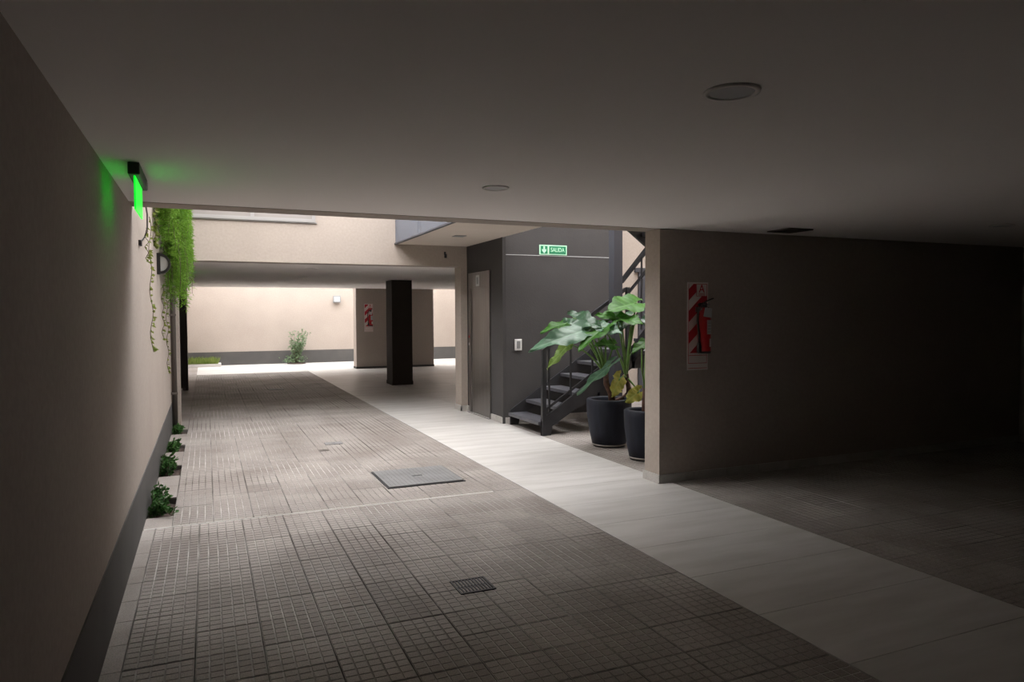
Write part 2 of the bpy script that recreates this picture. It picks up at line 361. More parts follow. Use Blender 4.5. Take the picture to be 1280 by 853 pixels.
for k in range(9): MB().box(1.328 + k * .0205, 1.337 + k * .0205, 3.797, 3.983, -.006, .005).build('slat', STEELC, t)
MB().box(1.317, 1.509, 3.886, 3.894, -.006, .004).build('cross_bar', STEELC, t)
for (nm, cx, cy, w, h, lab) in (('inspection_cover', 1.425, 8.97, .21, .16, 'small dark rectangular inspection cover beyond the large manhole cover'), ('valve_cover', 1.25, 8.55, .10, .09, 'tiny brownish valve cover beside the inspection cover in the tiled floor'), ('drain_cover', 1.36, 16.1, .3, .3, 'dark square drain cover in the shaded hall floor')):
    t = thing(nm, (cx, cy, 0), lab, 'floor cover')
    MB().box(cx - w / 2, cx + w / 2, cy - h / 2, cy + h / 2, -.01, .006).build('cover_plate', COVER if nm != 'valve_cover' else PIPE, t, bevel=.002)
    MB().box(cx - .02, cx + .02, cy - .006, cy + .006, .003, .0075).build('lifting_slot', BLACKP, t)

# ------------------------------------------------------------------ balcony with glass
b = struct('trim_3', MB().box(2.80, 3.975, YW1 - .01, YB + .01, 2.72, 3.06), mat('soffit_paint', (.66, .585, .51), .9, (.69, .61, .535), 2), 'beige balcony walkway slab crossing the courtyard beside the lift shaft', 'balcony')
t = thing('glass_balustrade', (2.78, 8.4, 2.72), 'smoky blue glass balustrade along the edge of the balcony walkway', 'balustrade')
yy = YW1 + .02; L = (YB - .02 - yy) / 4
for k in range(4):
    MB().box(2.765, 2.777, yy + k * L + .01, yy + (k + 1) * L - .01, 2.735, 4.0).build('glass_panel', GLASSM, t)
MB().box(2.755, 2.80, YW1, YB, 2.715, 2.737).build('bottom_channel', STEELC, t)
for k in range(5):
    y = min(YB - .05, max(YW1 + .04, yy + k * L)); MB().box(2.778, 2.80, y - .02, y + .02, 2.74, 4.0).build('post', STEELC, t)
MB().box(2.75, 2.80, YW1, YB, 4.0, 4.04).build('handrail', STEELC, t)
t = thing('recessed_light', (3.33, 9.62, 2.72), 'small square recessed light in the balcony soffit', 'light')
MB().box(3.25, 3.41, 9.54, 9.70, 2.712, 2.722).build('frame', ALU, t)
MB().box(3.27, 3.39, 9.56, 9.68, 2.710, 2.7205).build('diffuser', GREYP, t)
p = atY(556, 317, YB)
t = thing('wall_spotlight', (p.x, YB, p.z), 'small black spotlight on the beige wall under the balcony', 'spotlight')
MB().box(p.x - .015, p.x + .015, YB - .012, YB + .005, p.z - .025, p.z + .025).build('bracket', BLACKP, t)
MB().tube([(p.x, YB - .01, p.z), (p.x, YB - .04, p.z - .005), (p.x, YB - .04, p.z - .012)], .007).build('arm', BLACKP, t)
MB().lathe((p.x, YB - .04, p.z - .075), [(.018, 0), (.021, .006), (.021, .055), (.01, .065)], 16).build('lamp_head', BLACKP, t)

# ------------------------------------------------------------------ lift door
t = thing('lift_door', (3.96, 10.5, 0), 'brushed stainless steel lift entrance in the charcoal shaft', 'lift door')
X = 3.965
MB().box(X - .02, X + .006, 10.03, 10.97, 2.02, 2.27).build('header_panel', STAIN, t, bevel=.003)
MB().box(X - .02, X + .006, 10.86, 10.97, 0, 2.02).build('jamb', STAIN, t, bevel=.003)
MB().box(X - .02, X + .006, 10.03, 10.05, 0, 2.02).build('jamb', STAIN, t)
MB().box(X - .006, X + .005, 10.44, 10.86, .012, 2.02).build('door_panel', STAIN, t)
MB().box(X - .012, X + .005, 10.05, 10.44, .012, 2.02).build('door_panel', STAIN, t)
MB().box(X - .05, X + .004, 10.03, 10.97, 0, .014).build('sill', ALU, t)
MB().box(X - .026, X - .016, 10.46, 10.60, 2.05, 2.22).build('floor_indicator', LABEL, t)
MB().box(X - .0275, X - .0255, 10.50, 10.56, 2.08, 2.19).build('indicator_display', GREYP, t)
o = MB().box(X - .026, X - .018, 10.89, 10.945, 1.06, 1.30).build('call_panel', STAIN, t)
MB().box(X - .032, X - .025, 10.90, 10.935, 1.22, 1.26).build('call_button', RED, o, loc=(0, 0, 0))
MB().box(X - .032, X - .025, 10.90, 10.935, 1.10, 1.14).build('call_button', WHITEP, o, loc=(0, 0, 0))

# ------------------------------------------------------------------ intercom, SALIDA board
t = thing('intercom', (4.195, 9.53, 1.07), 'small white intercom panel on the charcoal wall beside the stair', 'intercom')
MB().box(4.14, 4.25, 9.508, 9.532, 1.07, 1.235).build('housing', WHITEP, t, bevel=.006)
MB().box(4.168, 4.222, 9.503, 9.51, 1.10, 1.205).build('keypad', GREYP, t)
for r in range(4):
    for c in range(2): MB().box(4.174 + c * .024, 4.192 + c * .024, 9.500, 9.505, 1.107 + r * .024, 1.123 + r * .024).build('key', ALU, t)
sx0, sx1, sz0, sz1 = 4.545, 5.0, 2.482, 2.628
t = thing('exit_board', ((sx0 + sx1) / 2, 9.53, sz0), 'green and white exit board reading SALIDA with a down arrow, on the charcoal wall', 'sign')
MB().box(sx0, sx1, 9.518, 9.531, sz0, sz1).build('board', SIGNPALE, t)
MB().box(sx0 + .018, sx0 + .132, 9.515, 9.519, sz0 + .016, sz1 - .016).build('arrow_panel', SIGNGREEN, t)
MB().box(sx0 + .158, sx1 - .018, 9.515, 9.519, sz0 + .016, sz1 - .016).build('word_panel', SIGNGREEN, t)
ax, az = sx0 + .075, (sz0 + sz1) / 2
MB().prism([(ax - .013, 9.5155, az + .052), (ax + .013, 9.5155, az + .052), (ax + .013, 9.5155, az - .0), (ax + .036, 9.5155, az + .014), (ax + .036, 9.5155, az - .012), (ax, 9.5155, az - .053), (ax - .036, 9.5155, az - .012), (ax - .036, 9.5155, az + .014), (ax - .013, 9.5155, az - .0)], (0, -.002, 0)).build('arrow', SIGNPALE, t)
text_obj('SALIDA', .088, ((sx0 + .158 + sx1 - .018) / 2, 9.5145, az), SIGNPALE, t, sx=.80)

# ------------------------------------------------------------------ steel stair
RI, GO = .18, .28
st = thing('steel_stair', (4.6, 8.9, 0), 'black steel stair with open risers rising beside the charcoal lift shaft', 'stair')
YN, YF = 8.36, 9.44
def sp(mb, n, m=BLACK, bevel=0): return mb.build(n, m, st, bevel=bevel)
def tread(x0, x1, y0, y1, z): return sp(MB().box(x0, x1, y0, y1, z - .045, z), 'tread', TREAD, .004)
# flight one, rising along +x
for i in range(5): tread(4.0 + i * GO - .015, 4.0 + (i + 1) * GO, YN + .045, YF - .03, (i + 1) * RI)
for ya, yb in ((YN, YN + .045), (YF - .03, YF)):
    pts = [(4.02, ya, 0), (4.15, ya, 0), (4.17, ya, .12), (5.4, ya, .84), (5.45, ya, .84), (5.45, ya, 1.1), (5.40, ya, 1.1), (4.02, ya, .215)]
    sp(MB().prism(pts, (0, yb - ya, 0)), 'stringer')
# landing one
sp(MB().box(5.4, 6.5, YN, 9.5, 1.03, 1.08), 'landing', TREAD)
sp(MB().box(5.4, 6.5, YN - .0, YN + .05, .84, 1.032), 'landing_beam')
sp(MB().box(5.4, 5.45, YN + .05, 9.5, .84, 1.032), 'landing_beam')
for (lx, ly) in ((6.4, 8.4), (6.4, 9.4), (5.5, 9.4)): sp(MB().box(lx, lx + .07, ly, ly + .07, 0, .9), 'landing_leg')
# flight two, rising towards the near building
for i in range(4): sp(MB().box(5.44, 6.46, YN - (i + 1) * GO, YN - i * GO + .015, 1.08 + (i + 1) * RI - .045, 1.08 + (i + 1) * RI), 'tread', TREAD, .004)
for xa in (5.4, 6.46):
    pts = [(xa, YN + .02, .92), (xa, YN + .02, 1.14), (xa, 7.24, 2.02), (xa, 7.2, 2.02), (xa, 7.2, 1.74), (xa, 7.26, 1.74)]
    sp(MB().prism(pts, (.04, 0, 0)), 'stringer')
sp(MB().box(5.4, 6.5, 5.95, 7.24, 1.93, 1.98), 'landing', TREAD)
sp(MB().box(5.4, 6.5, 5.95, 6.0, 1.76, 1.932), 'landing_beam'); sp(MB().box(5.4, 6.5, 7.19, 7.24, 1.76, 1.932), 'landing_beam')
for (lx, ly) in ((6.4, 5.96), (6.4, 7.1)): sp(MB().box(lx, lx + .07, ly, ly + .07, 0, 1.8), 'landing_leg')
# flight three, returning along -x up to the balcony
for i in range(5): sp(MB().box(5.4 - (i + 1) * GO, 5.4 - i * GO + .015, 5.98, 6.86, 1.98 + (i + 1) * RI - .045, 1.98 + (i + 1) * RI), 'tread', TREAD, .004)
for ya in (5.95, 6.86):
    pts = [(5.42, ya, 1.80), (5.42, ya, 2.04), (3.99, ya, 3.08), (3.97, ya, 3.06), (3.97, ya, 2.84)]
    sp(MB().prism(pts, (0, .04, 0)), 'stringer')
# railings
sp(MB().box(4.02, 4.075, YN - .02, YN + .035, 0, 1.13), 'newel_post')
s1 = RI / GO
def rz(x, h): return .215 + (x - 4.02) * .643 + h
sp(MB().bar((4.03, YN + .008, 1.11), (5.30, YN + .008, rz(5.30, .90)), .045, .045), 'handrail')
sp(MB().bar((4.07, YN + .008, rz(4.07, .09)), (5.38, YN + .008, rz(5.38, .09)), .02, .03), 'lower_rail')
for x in (4.13, 4.45, 4.78, 5.08): sp(MB().box(x - .011, x + .011, YN - .003, YN + .019, rz(x, .02), rz(x, .90)), 'baluster')
sp(MB().box(5.31, 5.36, YN - .02, YN + .03, .9, rz(5.31, .92)), 'newel_post')
def r2(y, h): return 1.08 + (8.62 - y) * .643 + h
sp(MB().bar((5.42, 8.66, r2(8.66, 1.0)), (5.42, 7.22, r2(7.22, 1.0)), .05, .05), 'handrail')
sp(MB().bar((5.42, 8.46, r2(8.46, .72)), (5.42, 7.22, r2(7.22, .72)), .03, .03), 'lower_rail')
sp(MB().box(5.405, 5.435, 8.45, 8.48, 1.06, r2(8.46, .735)), 'baluster')
for y in (8.15, 7.7, 7.3): sp(MB().box(5.41, 5.43, y - .01, y + .01, r2(y, .0), r2(y, 1.0)), 'baluster')
t3 = MB().box(5.02, 5.15, 8.20, 8.335, 0, TOP).box(4.99, 5.18, 8.17, 8.345, 0, .015)
tag(t3.build('steel_column', STEELC), 'slate grey square steel column standing beside the stair flight', 'column')

# ------------------------------------------------------------------ big-leaf plants in pots
def pot(t, c, rt, rb, h):
    c = Vector((c[0], c[1], 0))
    prof = [(rb * .9, .03), (rb, .035), (rb + (rt - rb) * .45, h * .30), (rt * .97, h * .62), (rt * 1.0, h * .85), (rt, h - .012), (rt - .012, h), (rt - .05, h), (rt - .06, h - .02), (rt - .07, h - .09), (0.001, h - .09)]
    MB().lathe(c, prof, 40).build('pot', POT, t, True)
    MB().lathe(c, [(rb * .97, .018), (rb * 1.02, .022), (rb * 1.02, .034), (rb * .97, .036)], 36).build('foot_ring', SAUCER, t, True)
    MB().lathe(c, [(rb * .94, 0), (rb * .95, .02)], 36).build('pot_base', BLACKP, t)
    MB().lathe(c, [(.001, h - .095), (rt - .066, h - .095), (rt - .075, h - .06), (rt * .5, h - .045), (.001, h - .04)], 24).build('soil', SOIL, t)
def leaf(t, base, tip, width, nrm, m, root=None, droop=.0, fold=.25, wave=.02, lobe=.28, seed=0, petr=.009):
    """heart-shaped blade; base = where the petiole meets, tip = apex, nrm = upward direction of the blade"""
    base = Vector(base); tip = Vector(tip); ax = tip - base; L = ax.length; ax.normalize()
    n = Vector(nrm); n = (n - ax * n.dot(ax)).normalized(); sd = ax.cross(n).normalized()
    rr = random.Random(seed); NU, NV = 36, 9; ph = rr.uniform(0, 6)
    vs = []; fs = []; vein = []
    def half(u):       # outline half-width for u in [-lobe, 1]
        if u < 0: q = 1 + u / lobe; return .80 * math.sqrt(max(0, 1 - (1 - q) ** 2)) * (1)
        return max(0, (1 - u ** 1.7)) ** .85 * (.8 + .5 * math.sin(min(1, u * 2.4) * math.pi / 2) * .55)
    for side in (-1, 1):
        for i in range(NU + 1):
            u = -lobe + (1 + lobe) * i / NU; hw = half(u) * width / 2
            inner = 0 if u >= 0 else .42 * (-u / lobe) ** .6
            for j in range(NV + 1):
                w = inner + (1 - inner) * j / NV; y = hw * w
                if u < 0 and hw == 0: y = width * .2
                y *= 1 + .07 * w * w * math.sin(u * 24 + ph) + .04 * w * w * math.sin(u * 51 + 2 * ph); uu = u
                p = base + ax * (uu * L) + sd * (side * y)
                z = fold * y - droop * L * max(0, u) ** 2 - .55 * fold * (y * y) / (width * .5) + wave * math.sin(u * 11 + ph + side) * w * w
                vs.append(p + n * z)
                q = (u * 5.2 - w * .9) % 1.0; rid = max(0, math.cos(2 * math.pi * q)) ** 10 * min(1, w * 5)
                vv = max(math.exp(-(y / .006) ** 2), .8 * rid)
                vs[-1] = vs[-1] - n * (.007 * max(0, math.cos(2 * math.pi * q)) ** 3 * math.sin(math.pi * min(1, w)) * min(1, width / .25))
                vein.append(vv)
    st_ = (NU + 1) * (NV + 1)
    for side in range(2):
        for i in range(NU):
            for j in range(NV):
                a = side * st_ + i * (NV + 1) + j; q = (a, a + 1, a + NV + 2, a + NV + 1); fs.append(q if side else q[::-1])
    mb = MB().add(vs, fs); me = mb.mesh('leaf', m, True)
    at = me.attributes.new('vein', 'FLOAT', 'POINT'); at.data.foreach_set('value', vein)
    o = bpy.data.objects.new('leaf', me); C.objects.link(o); o.parent = t; o.location = -Vector(t.location)
    if root is not None:
        root = Vector(root); pts = []
        mid = (root + base) / 2 + Vector((0, 0, .28 * (root - base).length)) * .5 + (Vector((base.x - root.x, base.y - root.y, 0)) * -.12)
        for k in range(11):
            s_ = k / 10; pts.append(root * (1 - s_) ** 2 + mid * 2 * s_ * (1 - s_) + base * s_ ** 2)
        pts.append(base + ax * .05)
        MB().tube(pts, [petr * 1.7 - petr * .9 * (k / 11) for k in range(12)], 8).build('petiole', STEM, o, True, loc=(0, 0, 0))
    return o
PC = (4.47, 7.42)
t = thing('potted_plant', (PC[0], PC[1], 0), 'big-leaf plant with silvery and yellowing leaves in the larger round black pot', 'potted plant')
pot(t, PC, .272, .205, .575)
tr1 = atY(757, 470, 7.40); tr2 = atY(783, 472, 7.46)
MB().tube([(PC[0] + .02, PC[1] - .05, .5), atY(764, 492, 7.38), atY(758, 480, 7.39), tr1 + Vector((0, 0, .05))], [.042, .04, .036, .028], 12).build('trunk', TRUNK, t, True)
MB().tube([(PC[0] + .06, PC[1] + .05, .5), atY(780, 498, 7.46), atY(786, 486, 7.46), tr2 + Vector((0, 0, .04))], [.036, .036, .032, .026], 12).build('trunk', TRUNK, t, True)
def L_(bp, by, tp, ty, w, n, m, root, **k): return leaf(t, atY(*bp, by), atY(*tp, ty), w, n, m, root, **k)
L_((735, 412), 7.25, (665, 431), 6.95, .30, (.10, -.62, .75), LEAF_S, tr1, droop=.10, seed=1, wave=.03)
L_((716, 398), 7.45, (752, 408), 7.15, .34, (-.15, -.7, .7), LEAF_D, tr1, droop=.06, seed=2)
L_((712, 404), 7.6, (676, 411), 7.5, .22, (0, -.35, .9), LEAF, tr1, droop=.12, seed=3)
L_((757, 408), 7.2, (722, 436), 6.95, .28, (-.55, -.35, .75), LEAF, tr1, droop=.05, seed=4, fold=.35)
L_((752, 409), 7.2, (778, 416), 7.0, .26, (.1, -.75, .6), LEAF_S, tr2, droop=.08, seed=5)
L_((711, 430), 7.2, (684, 462), 7.1, .16, (-.75, -.45, .4), LEAF_L, tr1, seed=6, fold=.3)
L_((763, 456), 7.15, (721, 494), 6.95, .15, (-.6, -.35, .65), LEAF_S, tr1, seed=7, fold=.3)
L_((796, 379), 7.5, (761, 385), 7.25, .40, (0.1, -.52, .85), LEAF, tr2, seed=8, droop=.08, lobe=.34)
L_((770, 397), 7.35, (807, 404), 7.05, .34, (0.1, -.58, .8), LEAF, tr2, seed=9, droop=.08)
L_((776, 398), 7.4, (746, 391), 7.25, .22, (0, -.6, .8), LEAF, tr2, seed=10, droop=.1)
L_((742, 404), 7.4, (722, 420), 7.1, .24, (-.1, -.6, .75), LEAF, tr1, seed=15, droop=.1)
L_((790, 396), 7.6, (770, 412), 7.3, .22, (-.2, -.5, .8), LEAF_D, tr2, seed=16, droop=.1)
L_((768, 431), 7.3, (747, 428), 7.05, .18, (.2, -.7, .6), LEAF, tr1, seed=13, droop=.1)
L_((775, 473), 7.35, (764, 497), 7.15, .22, (.1, -.95, .2), LEAF_Y, tr2, seed=11, fold=.15)
L_((799, 490), 7.3, (781, 503), 7.12, .20, (.1, -.9, .4), LEAF_Y, tr2, seed=12, fold=.15)
L_((798, 386), 7.5, (812, 382), 7.4, .2, (0, -.4, .9), LEAF_D, tr2, seed=14)
for k, (a, b_) in enumerate((((742, 440), 7.4), ((770, 436), 7.45), ((790, 440), 7.5))):
    MB().tube([tr1 if k == 0 else tr2, (atY(*a, b_) + (tr1 if k == 0 else tr2)) / 2 + Vector((-.02, 0, .06)), atY(*a, b_)], [.014, .011, .006], 8).build('petiole', STEM, t, True)
PC2 = (4.40, 6.56)
t = thing('potted_plant', (PC2[0], PC2[1], 0), 'leafy plant in the narrower round black pot tucked behind the taupe wall end', 'potted plant')
pot(t, PC2, .222, .165, .55)
tk = Vector((4.42, 6.58, .78))
MB().tube([(4.41, 6.57, .45), (4.42, 6.58, .62), tk], [.034, .032, .024], 10).build('trunk', TRUNK, t, True)
L_((808, 428), 6.5, (791, 439), 6.3, .17, (-.2, -.45, .85), LEAF, tk, seed=21, droop=.05)
L_((818, 418), 6.6, (845, 432), 6.5, .24, (.3, -.3, .85), LEAF, tk, seed=22, droop=.1)
L_((812, 405), 6.7, (823, 390), 6.95, .24, (0, -.5, .85), LEAF_D, tk, seed=23)
L_((832, 450), 6.6, (860, 470), 6.55, .2, (.5, -.3, .75), LEAF_L, tk, seed=24, droop=.1)
MB().tube([tk, (4.33, 6.5, 1.0), atY(802, 430, 6.5)], [.012, .01, .006], 8).build('petiole', STEM, t, True)

# ------------------------------------------------------------------ fire extinguisher plates and extinguishers
def plate(x0, x1, z0, z1, y, label):
    t = thing('extinguisher_plate', ((x0 + x1) / 2, y, z0), label, 'sign', 'fire extinguisher plates')
    w, h = x1 - x0, z1 - z0
    MB().box(x0, x1, y - .006, y + .002, z0, z1).build('board', SIGNWHITE, t)
    bx0, bx1, bz0, bz1 = x0 + w * .06, x1 - w * .06, z0 + h * .195, z1 - h * .018
    # diagonal red bands, clipped to the striped field
    def clip(poly, axis, val, keep_less):
        out = []
        for i in range(len(poly)):
            a, b = poly[i], poly[(i + 1) % len(poly)]
            ia = (a[axis] <= val) == keep_less or a[axis] == val; ib = (b[axis] <= val) == keep_less or b[axis] == val
            if ia: out.append(a)
            if ia != ib:
                s_ = (val - a[axis]) / (b[axis] - a[axis]); q = [a[0] + (b[0] - a[0]) * s_, a[1] + (b[1] - a[1]) * s_]; q[axis] = val; out.append(tuple(q))
        return out
    per = w * .86; k = -3
    while bz0 + k * per < bz1 + w:
        zb = bz0 + k * per - w * .5
        poly = [(bx0, zb), (bx1, zb + (bx1 - bx0) * .92), (bx1, zb + (bx1 - bx0) * .92 + per * .52), (bx0, zb + per * .52)]
        for ax_, v, kl in ((1, bz0, False), (1, bz1, True)):
            if len(poly) > 2: poly = clip(poly, ax_, v, kl)
        if len(poly) > 2:
            MB().prism([(a, y - .006, b) for a, b in poly], (0, -.0012, 0)).build('red_band', SIGNRED, t)
        k += 1
    # class square with letter A in a triangle
    cx0, cx1, cz0, cz1 = x0 + w * .42, x1 - w * .06, z1 - h * .16, z1 - h * .018
    q = MB().box(cx0, cx1, y - .0085, y - .006, cz0, cz1).build('class_square', SIGNWHITE, t)
    e = w * .018
    MB().box(cx0, cx1, y - .0095, y - .0084, cz0, cz0 + e).box(cx0, cx1, y - .0095, y - .0084, cz1 - e, cz1).box(cx0, cx0 + e, y - .0095, y - .0084, cz0, cz1).box(cx1 - e, cx1, y - .0095, y - .0084, cz0, cz1).build('square_border', SIGNRED, q, loc=(0, 0, 0))
    text_obj('A', w * .46, ((cx0 + cx1) / 2, y - .0085, (cz0 + cz1) / 2 + h * .012), SIGNRED, t, sx=.9)
    for d in (.012, .026): MB().box(cx0 + w * .1, cx1 - w * .1, y - .0095, y - .0084, cz0 + h * d, cz0 + h * (d + .006)).build('print_line', SIGNRED, t)
    # lower notice panel
    for zz in (.165, .075, .018): MB().box(x0 + w * .05, x1 - w * .05, y - .0075, y - .0058, z0 + h * zz, z0 + h * (zz + .006)).build('print_line', SIGNRED, t)
    MB().box(x0 + w * .05, x0 + w * .065, y - .0075, y - .0058, z0 + h * .08, z0 + h * .98).build('print_line', SIGNRED, t)
    MB().box(x1 - w * .065, x1 - w * .05, y - .0075, y - .0058, z0 + h * .08, z0 + h * .98).build('print_line', SIGNRED, t)
    MB().box((x0 + x1) / 2 - .03, (x0 + x1) / 2 + .03, y - .014, y - .005, z0 + h * .66, z0 + h * .72).build('hook', STAIN, t)
    return t
def extinguisher(cx, y, z0, hgt, r, label):
    cy = y - r - .03
    t = thing('fire_extinguisher', (cx, cy, z0), label, 'extinguisher', 'wall-hung red fire extinguishers')
    c = (cx, cy, z0)
    MB().lathe(c, [(r * .9, 0), (r, .012), (r, hgt * .80), (r * .93, hgt * .86), (r * .7, hgt * .92), (r * .35, hgt * .955), (r * .32, hgt)], 28).build('cylinder', RED, t, True)
    MB().lathe((cx, cy, z0 - .012), [(r * .93, 0), (r * 1.0, .004), (r * 1.0, .02), (r * .93, .022)], 28).build('foot_ring', BLACKP, t, True)
    MB().lathe((cx, cy, z0 + hgt), [(.02, 0), (.024, .01), (.024, .04), (.014, .05)], 16).build('valve', BLACKP, t, True)
    MB().bar((cx + .01, cy - .0, z0 + hgt + .035), (cx - .06, cy - .06, z0 + hgt + .02), .022, .012).build('carry_handle', BLACKP, t)
    MB().bar((cx + .015, cy + .005, z0 + hgt + .055), (cx + .03, cy - .09, z0 + hgt + .085), .02, .008).build('squeeze_lever', BLACKP, t)
    MB().bar((cx, cy + .01, z0 + hgt + .01), (cx, y - .013, z0 + hgt + .03), .03, .02).build('hanging_bracket', BLACKP, t)
    MB().lathe((cx + .02, cy - .035, z0 + hgt + .015), [(.001, 0), (.013, .002), (.013, .02), (.001, .022)], 12).build('pressure_gauge', STAIN, t)
    a = Vector((cx - .02, cy - .01, z0 + hgt + .03))
    pts = [a, a + Vector((-.045, -.01, .005)), a + Vector((-.072, -.015, -.05)), a + Vector((-.076, -.015, -.16)), (cx - r - .012, cy - .02, z0 + hgt * .35), (cx - r - .014, cy - .02, z0 + .09)]
    MB().tube(pts, .011, 8).build('hose', BLACKP, t, True)
    MB().lathe((cx - r - .014, cy - .02, z0 + .0), [(.022, 0), (.022, .05), (.012, .10)], 12).build('nozzle', BLACKP, t, True)
    def lab_(a0, a1, za, zb, m, nm, off=.0015):
        v = []; f = []; n = 8
        for i in range(n + 1):
            th = math.radians(a0 + (a1 - a0) * i / n)
            for z in (za, zb): v.append((cx + (r + off) * math.sin(th), cy - (r + off) * math.cos(th), z))
        for i in range(n): f.append((2 * i, 2 * i + 2, 2 * i + 3, 2 * i + 1))
        return MB().add(v, f).build(nm, m, t, True)
    lab_(-15, 62, z0 + hgt * .40, z0 + hgt * .72, LABEL, 'instruction_label')
    for k in range(4): lab_(-10, 57, z0 + hgt * (.45 + .065 * k), z0 + hgt * (.462 + .065 * k), GREYP, 'print_line', .0025)
    lab_(10, 60, z0 + hgt * .12, z0 + hgt * .30, SIGNWHITE, 'service_label')
    MB().prism([(cx - .068, cy - r - .012, z0 + hgt * .80), (cx + .025, cy - r - .012, z0 + hgt * .77), (cx + .025, cy - r - .020, z0 + hgt * .98), (cx - .055, cy - r - .020, z0 + hgt * 1.0)], (0, .002, 0)).build('inspection_tag', LABEL, t)
    MB().tube([(cx - .01, cy - r - .016, z0 + hgt * .99), (cx - .005, cy - .02, z0 + hgt + .02)], .003, 6).build('tag_cord', BLACKP, t)
    return t
plate(4.195, 4.436, 1.058, 1.897, YW0, 'red and white striped fire extinguisher plate on the dark taupe wall')
extinguisher(4.325, YW0, 1.235, .42, .062, 'red fire extinguisher with black hose on the striped plate of the dark taupe wall')
plate(4.325, 4.585, 1.10, 1.935, 21.2, 'striped fire extinguisher plate on the room block in the hall')
extinguisher(4.50, 21.2, 1.28, .42, .062, 'red fire extinguisher on the room block at the back of the hall')

# ------------------------------------------------------------------ ceiling fittings
def downlight(x, y, z, r, label, grp):
    t = thing('downlight', (x, y, z), label, 'downlight', grp)
    MB().lathe((x, y, z - .008), [(r * .78, .010), (r * .80, .0), (r * .97, .0), (r, .009)], 32).build('rim', CEIL, t, True)
    MB().lathe((x, y, z - .004), [(.001, .0), (r * .8, .0), (r * .8, .004)], 32).build('diffuser', mat('frosted_diffuser', (.56, .56, .57), .4), t)
    return t
downlight(1.735, 2.04, CZ, .10, 'round white downlight set near the middle of the passage ceiling, switched off', 'passage ceiling downlights')
downlight(1.67, 4.13, CZ, .085, 'round white downlight in the passage ceiling between the big downlight and the courtyard', 'passage ceiling downlights')
downlight(6.70, 4.22, CZ, .10, 'round downlight in the dark ceiling corner beyond the square vent', 'passage ceiling downlights')
for (px, py) in ((390, 335.5), (377, 346)):
    p = atZ(px, py, CZ); p.y = max(p.y, YB + .5); downlight(p.x, p.y, CZ, .11, 'round white hall ceiling downlight just inside the courtyard opening' if py < 340 else 'round white hall ceiling downlight deeper in, nearer the dark brown column', 'hall ceiling downlights')
t = thing('ceiling_vent', (5.13, 5.2, CZ), 'dark square ventilation grille in the ceiling near the taupe wall', 'vent')
vc = Vector((5.13, 5.2, 0))
def rotq(mb, ang, c):
    ca, sa = math.cos(ang), math.sin(ang); mb.v = [(c.x + (x - c.x) * ca - (y - c.y) * sa, c.y + (x - c.x) * sa + (y - c.y) * ca, z) for x, y, z in mb.v]; return mb
a = .14
MB().box(vc.x - a, vc.x + a, vc.y - a, vc.y + a, CZ - .003, CZ + .002).build('backing', BLACKP, t)
for s_ in (-1, 1):
    MB().box(vc.x - a, vc.x + a, vc.y + s_ * a - .01, vc.y + s_ * a + .01, CZ - .010, CZ + .002).build('frame', PIPE, t)
    MB().box(vc.x + s_ * a - .01, vc.x + s_ * a + .01, vc.y - a, vc.y + a, CZ - .010, CZ + .002).build('frame', PIPE, t)
for k in range(6): MB().box(vc.x - a, vc.x + a, vc.y - .11 + k * .044 - .006, vc.y - .11 + k * .044 + .006, CZ - .008, CZ - .002).build('slat', PIPE, t)

# ------------------------------------------------------------------ lit exit signs by the left wall
def exit_lamp(x, y0, y1, ztop, label, sc=1):
    t = thing('exit_light', (x, (y0 + y1) / 2, ztop), label, 'exit sign', 'green exit lights')
    MB().box(x - .028, x + .028, y0 - .04, y1 + .06, ztop - .062, ztop + .001).build('housing', BLACKP, t, bevel=.006)
    MB().box(x + .022, x + .031, y1 - .05, y1 + .04, ztop - .055, ztop - .02).build('side_label', ALU, t)
    MB().box(x - .004, x + .004, y0, y1, ztop - .235, ztop - .055).build('acrylic_panel', GREENLIT, t)
    return t
exit_lamp(-.328, 4.17, 4.60, CZ, 'glowing green acrylic exit sign hanging from the passage ceiling by the left wall')
exit_lamp(-.40, 13.9, 14.3, CZ, 'small glowing green exit sign under the hall ceiling beside the dark metal gate')
pts = [atX(181, 250, -.38), atX(184, 268, -.40), atX(184, 285, -.43), atX(181, 296, -.455), atX(175, 304, -.468)]
t = thing('sign_cable', pts[-1], 'thin black cable looping from the exit sign to the taupe wall', 'cable')
a0 = Vector((-.328, 4.66, CZ - .01)); MB().tube([a0, (-.36, 5.0, CZ - .008), (-.42, 5.5, CZ - .03)] + pts, .006, 8).build('cord', BLACKP, t, True)
MB().box(XL - .002, XL + .02, pts[-1].y - .05, pts[-1].y + .05, pts[-1].z - .02, pts[-1].z + .02).build('wall_plug', BLACKP, t)

# ------------------------------------------------------------------ left wall fittings
yD = 8.5; zD = 2.16
t = thing('wall_lamp', (XL, yD, zD - .1), 'black half-round wall lamp on the left wall beside the hanging vine', 'wall lamp')
MB().box(XL - .002, XL + .034, yD - .05, yD + .05, zD - .113, zD + .113).build('back_plate', BLACKP, t, bevel=.004)
hoop = MB(); n = 14; v = []; f = []
for i in range(n + 1):
    th = -math.pi / 2 + math.pi * i / n
    for r_, yy in ((.108, -.045), (.108, .045), (.083, .045), (.083, -.045)): v.append((XL + .03 + r_ * math.cos(th) * .95, yD + yy, zD + r_ * math.sin(th)))
for i in range(n):
    for k in range(4): f.append((4 * i + k, 4 * i + (k + 1) % 4, 4 * i + 4 + (k + 1) % 4, 4 * i + 4 + k))
hoop.add(v, f).build('hoop', BLACKP, t)
dv = []; df = []
for i in range(n + 1):
    th = -math.pi / 2 + math.pi * i / n
    for yy in (-.03, .03): dv.append((XL + .03 + .08 * math.cos(th) * .95, yD + yy, zD + .08 * math.sin(th)))
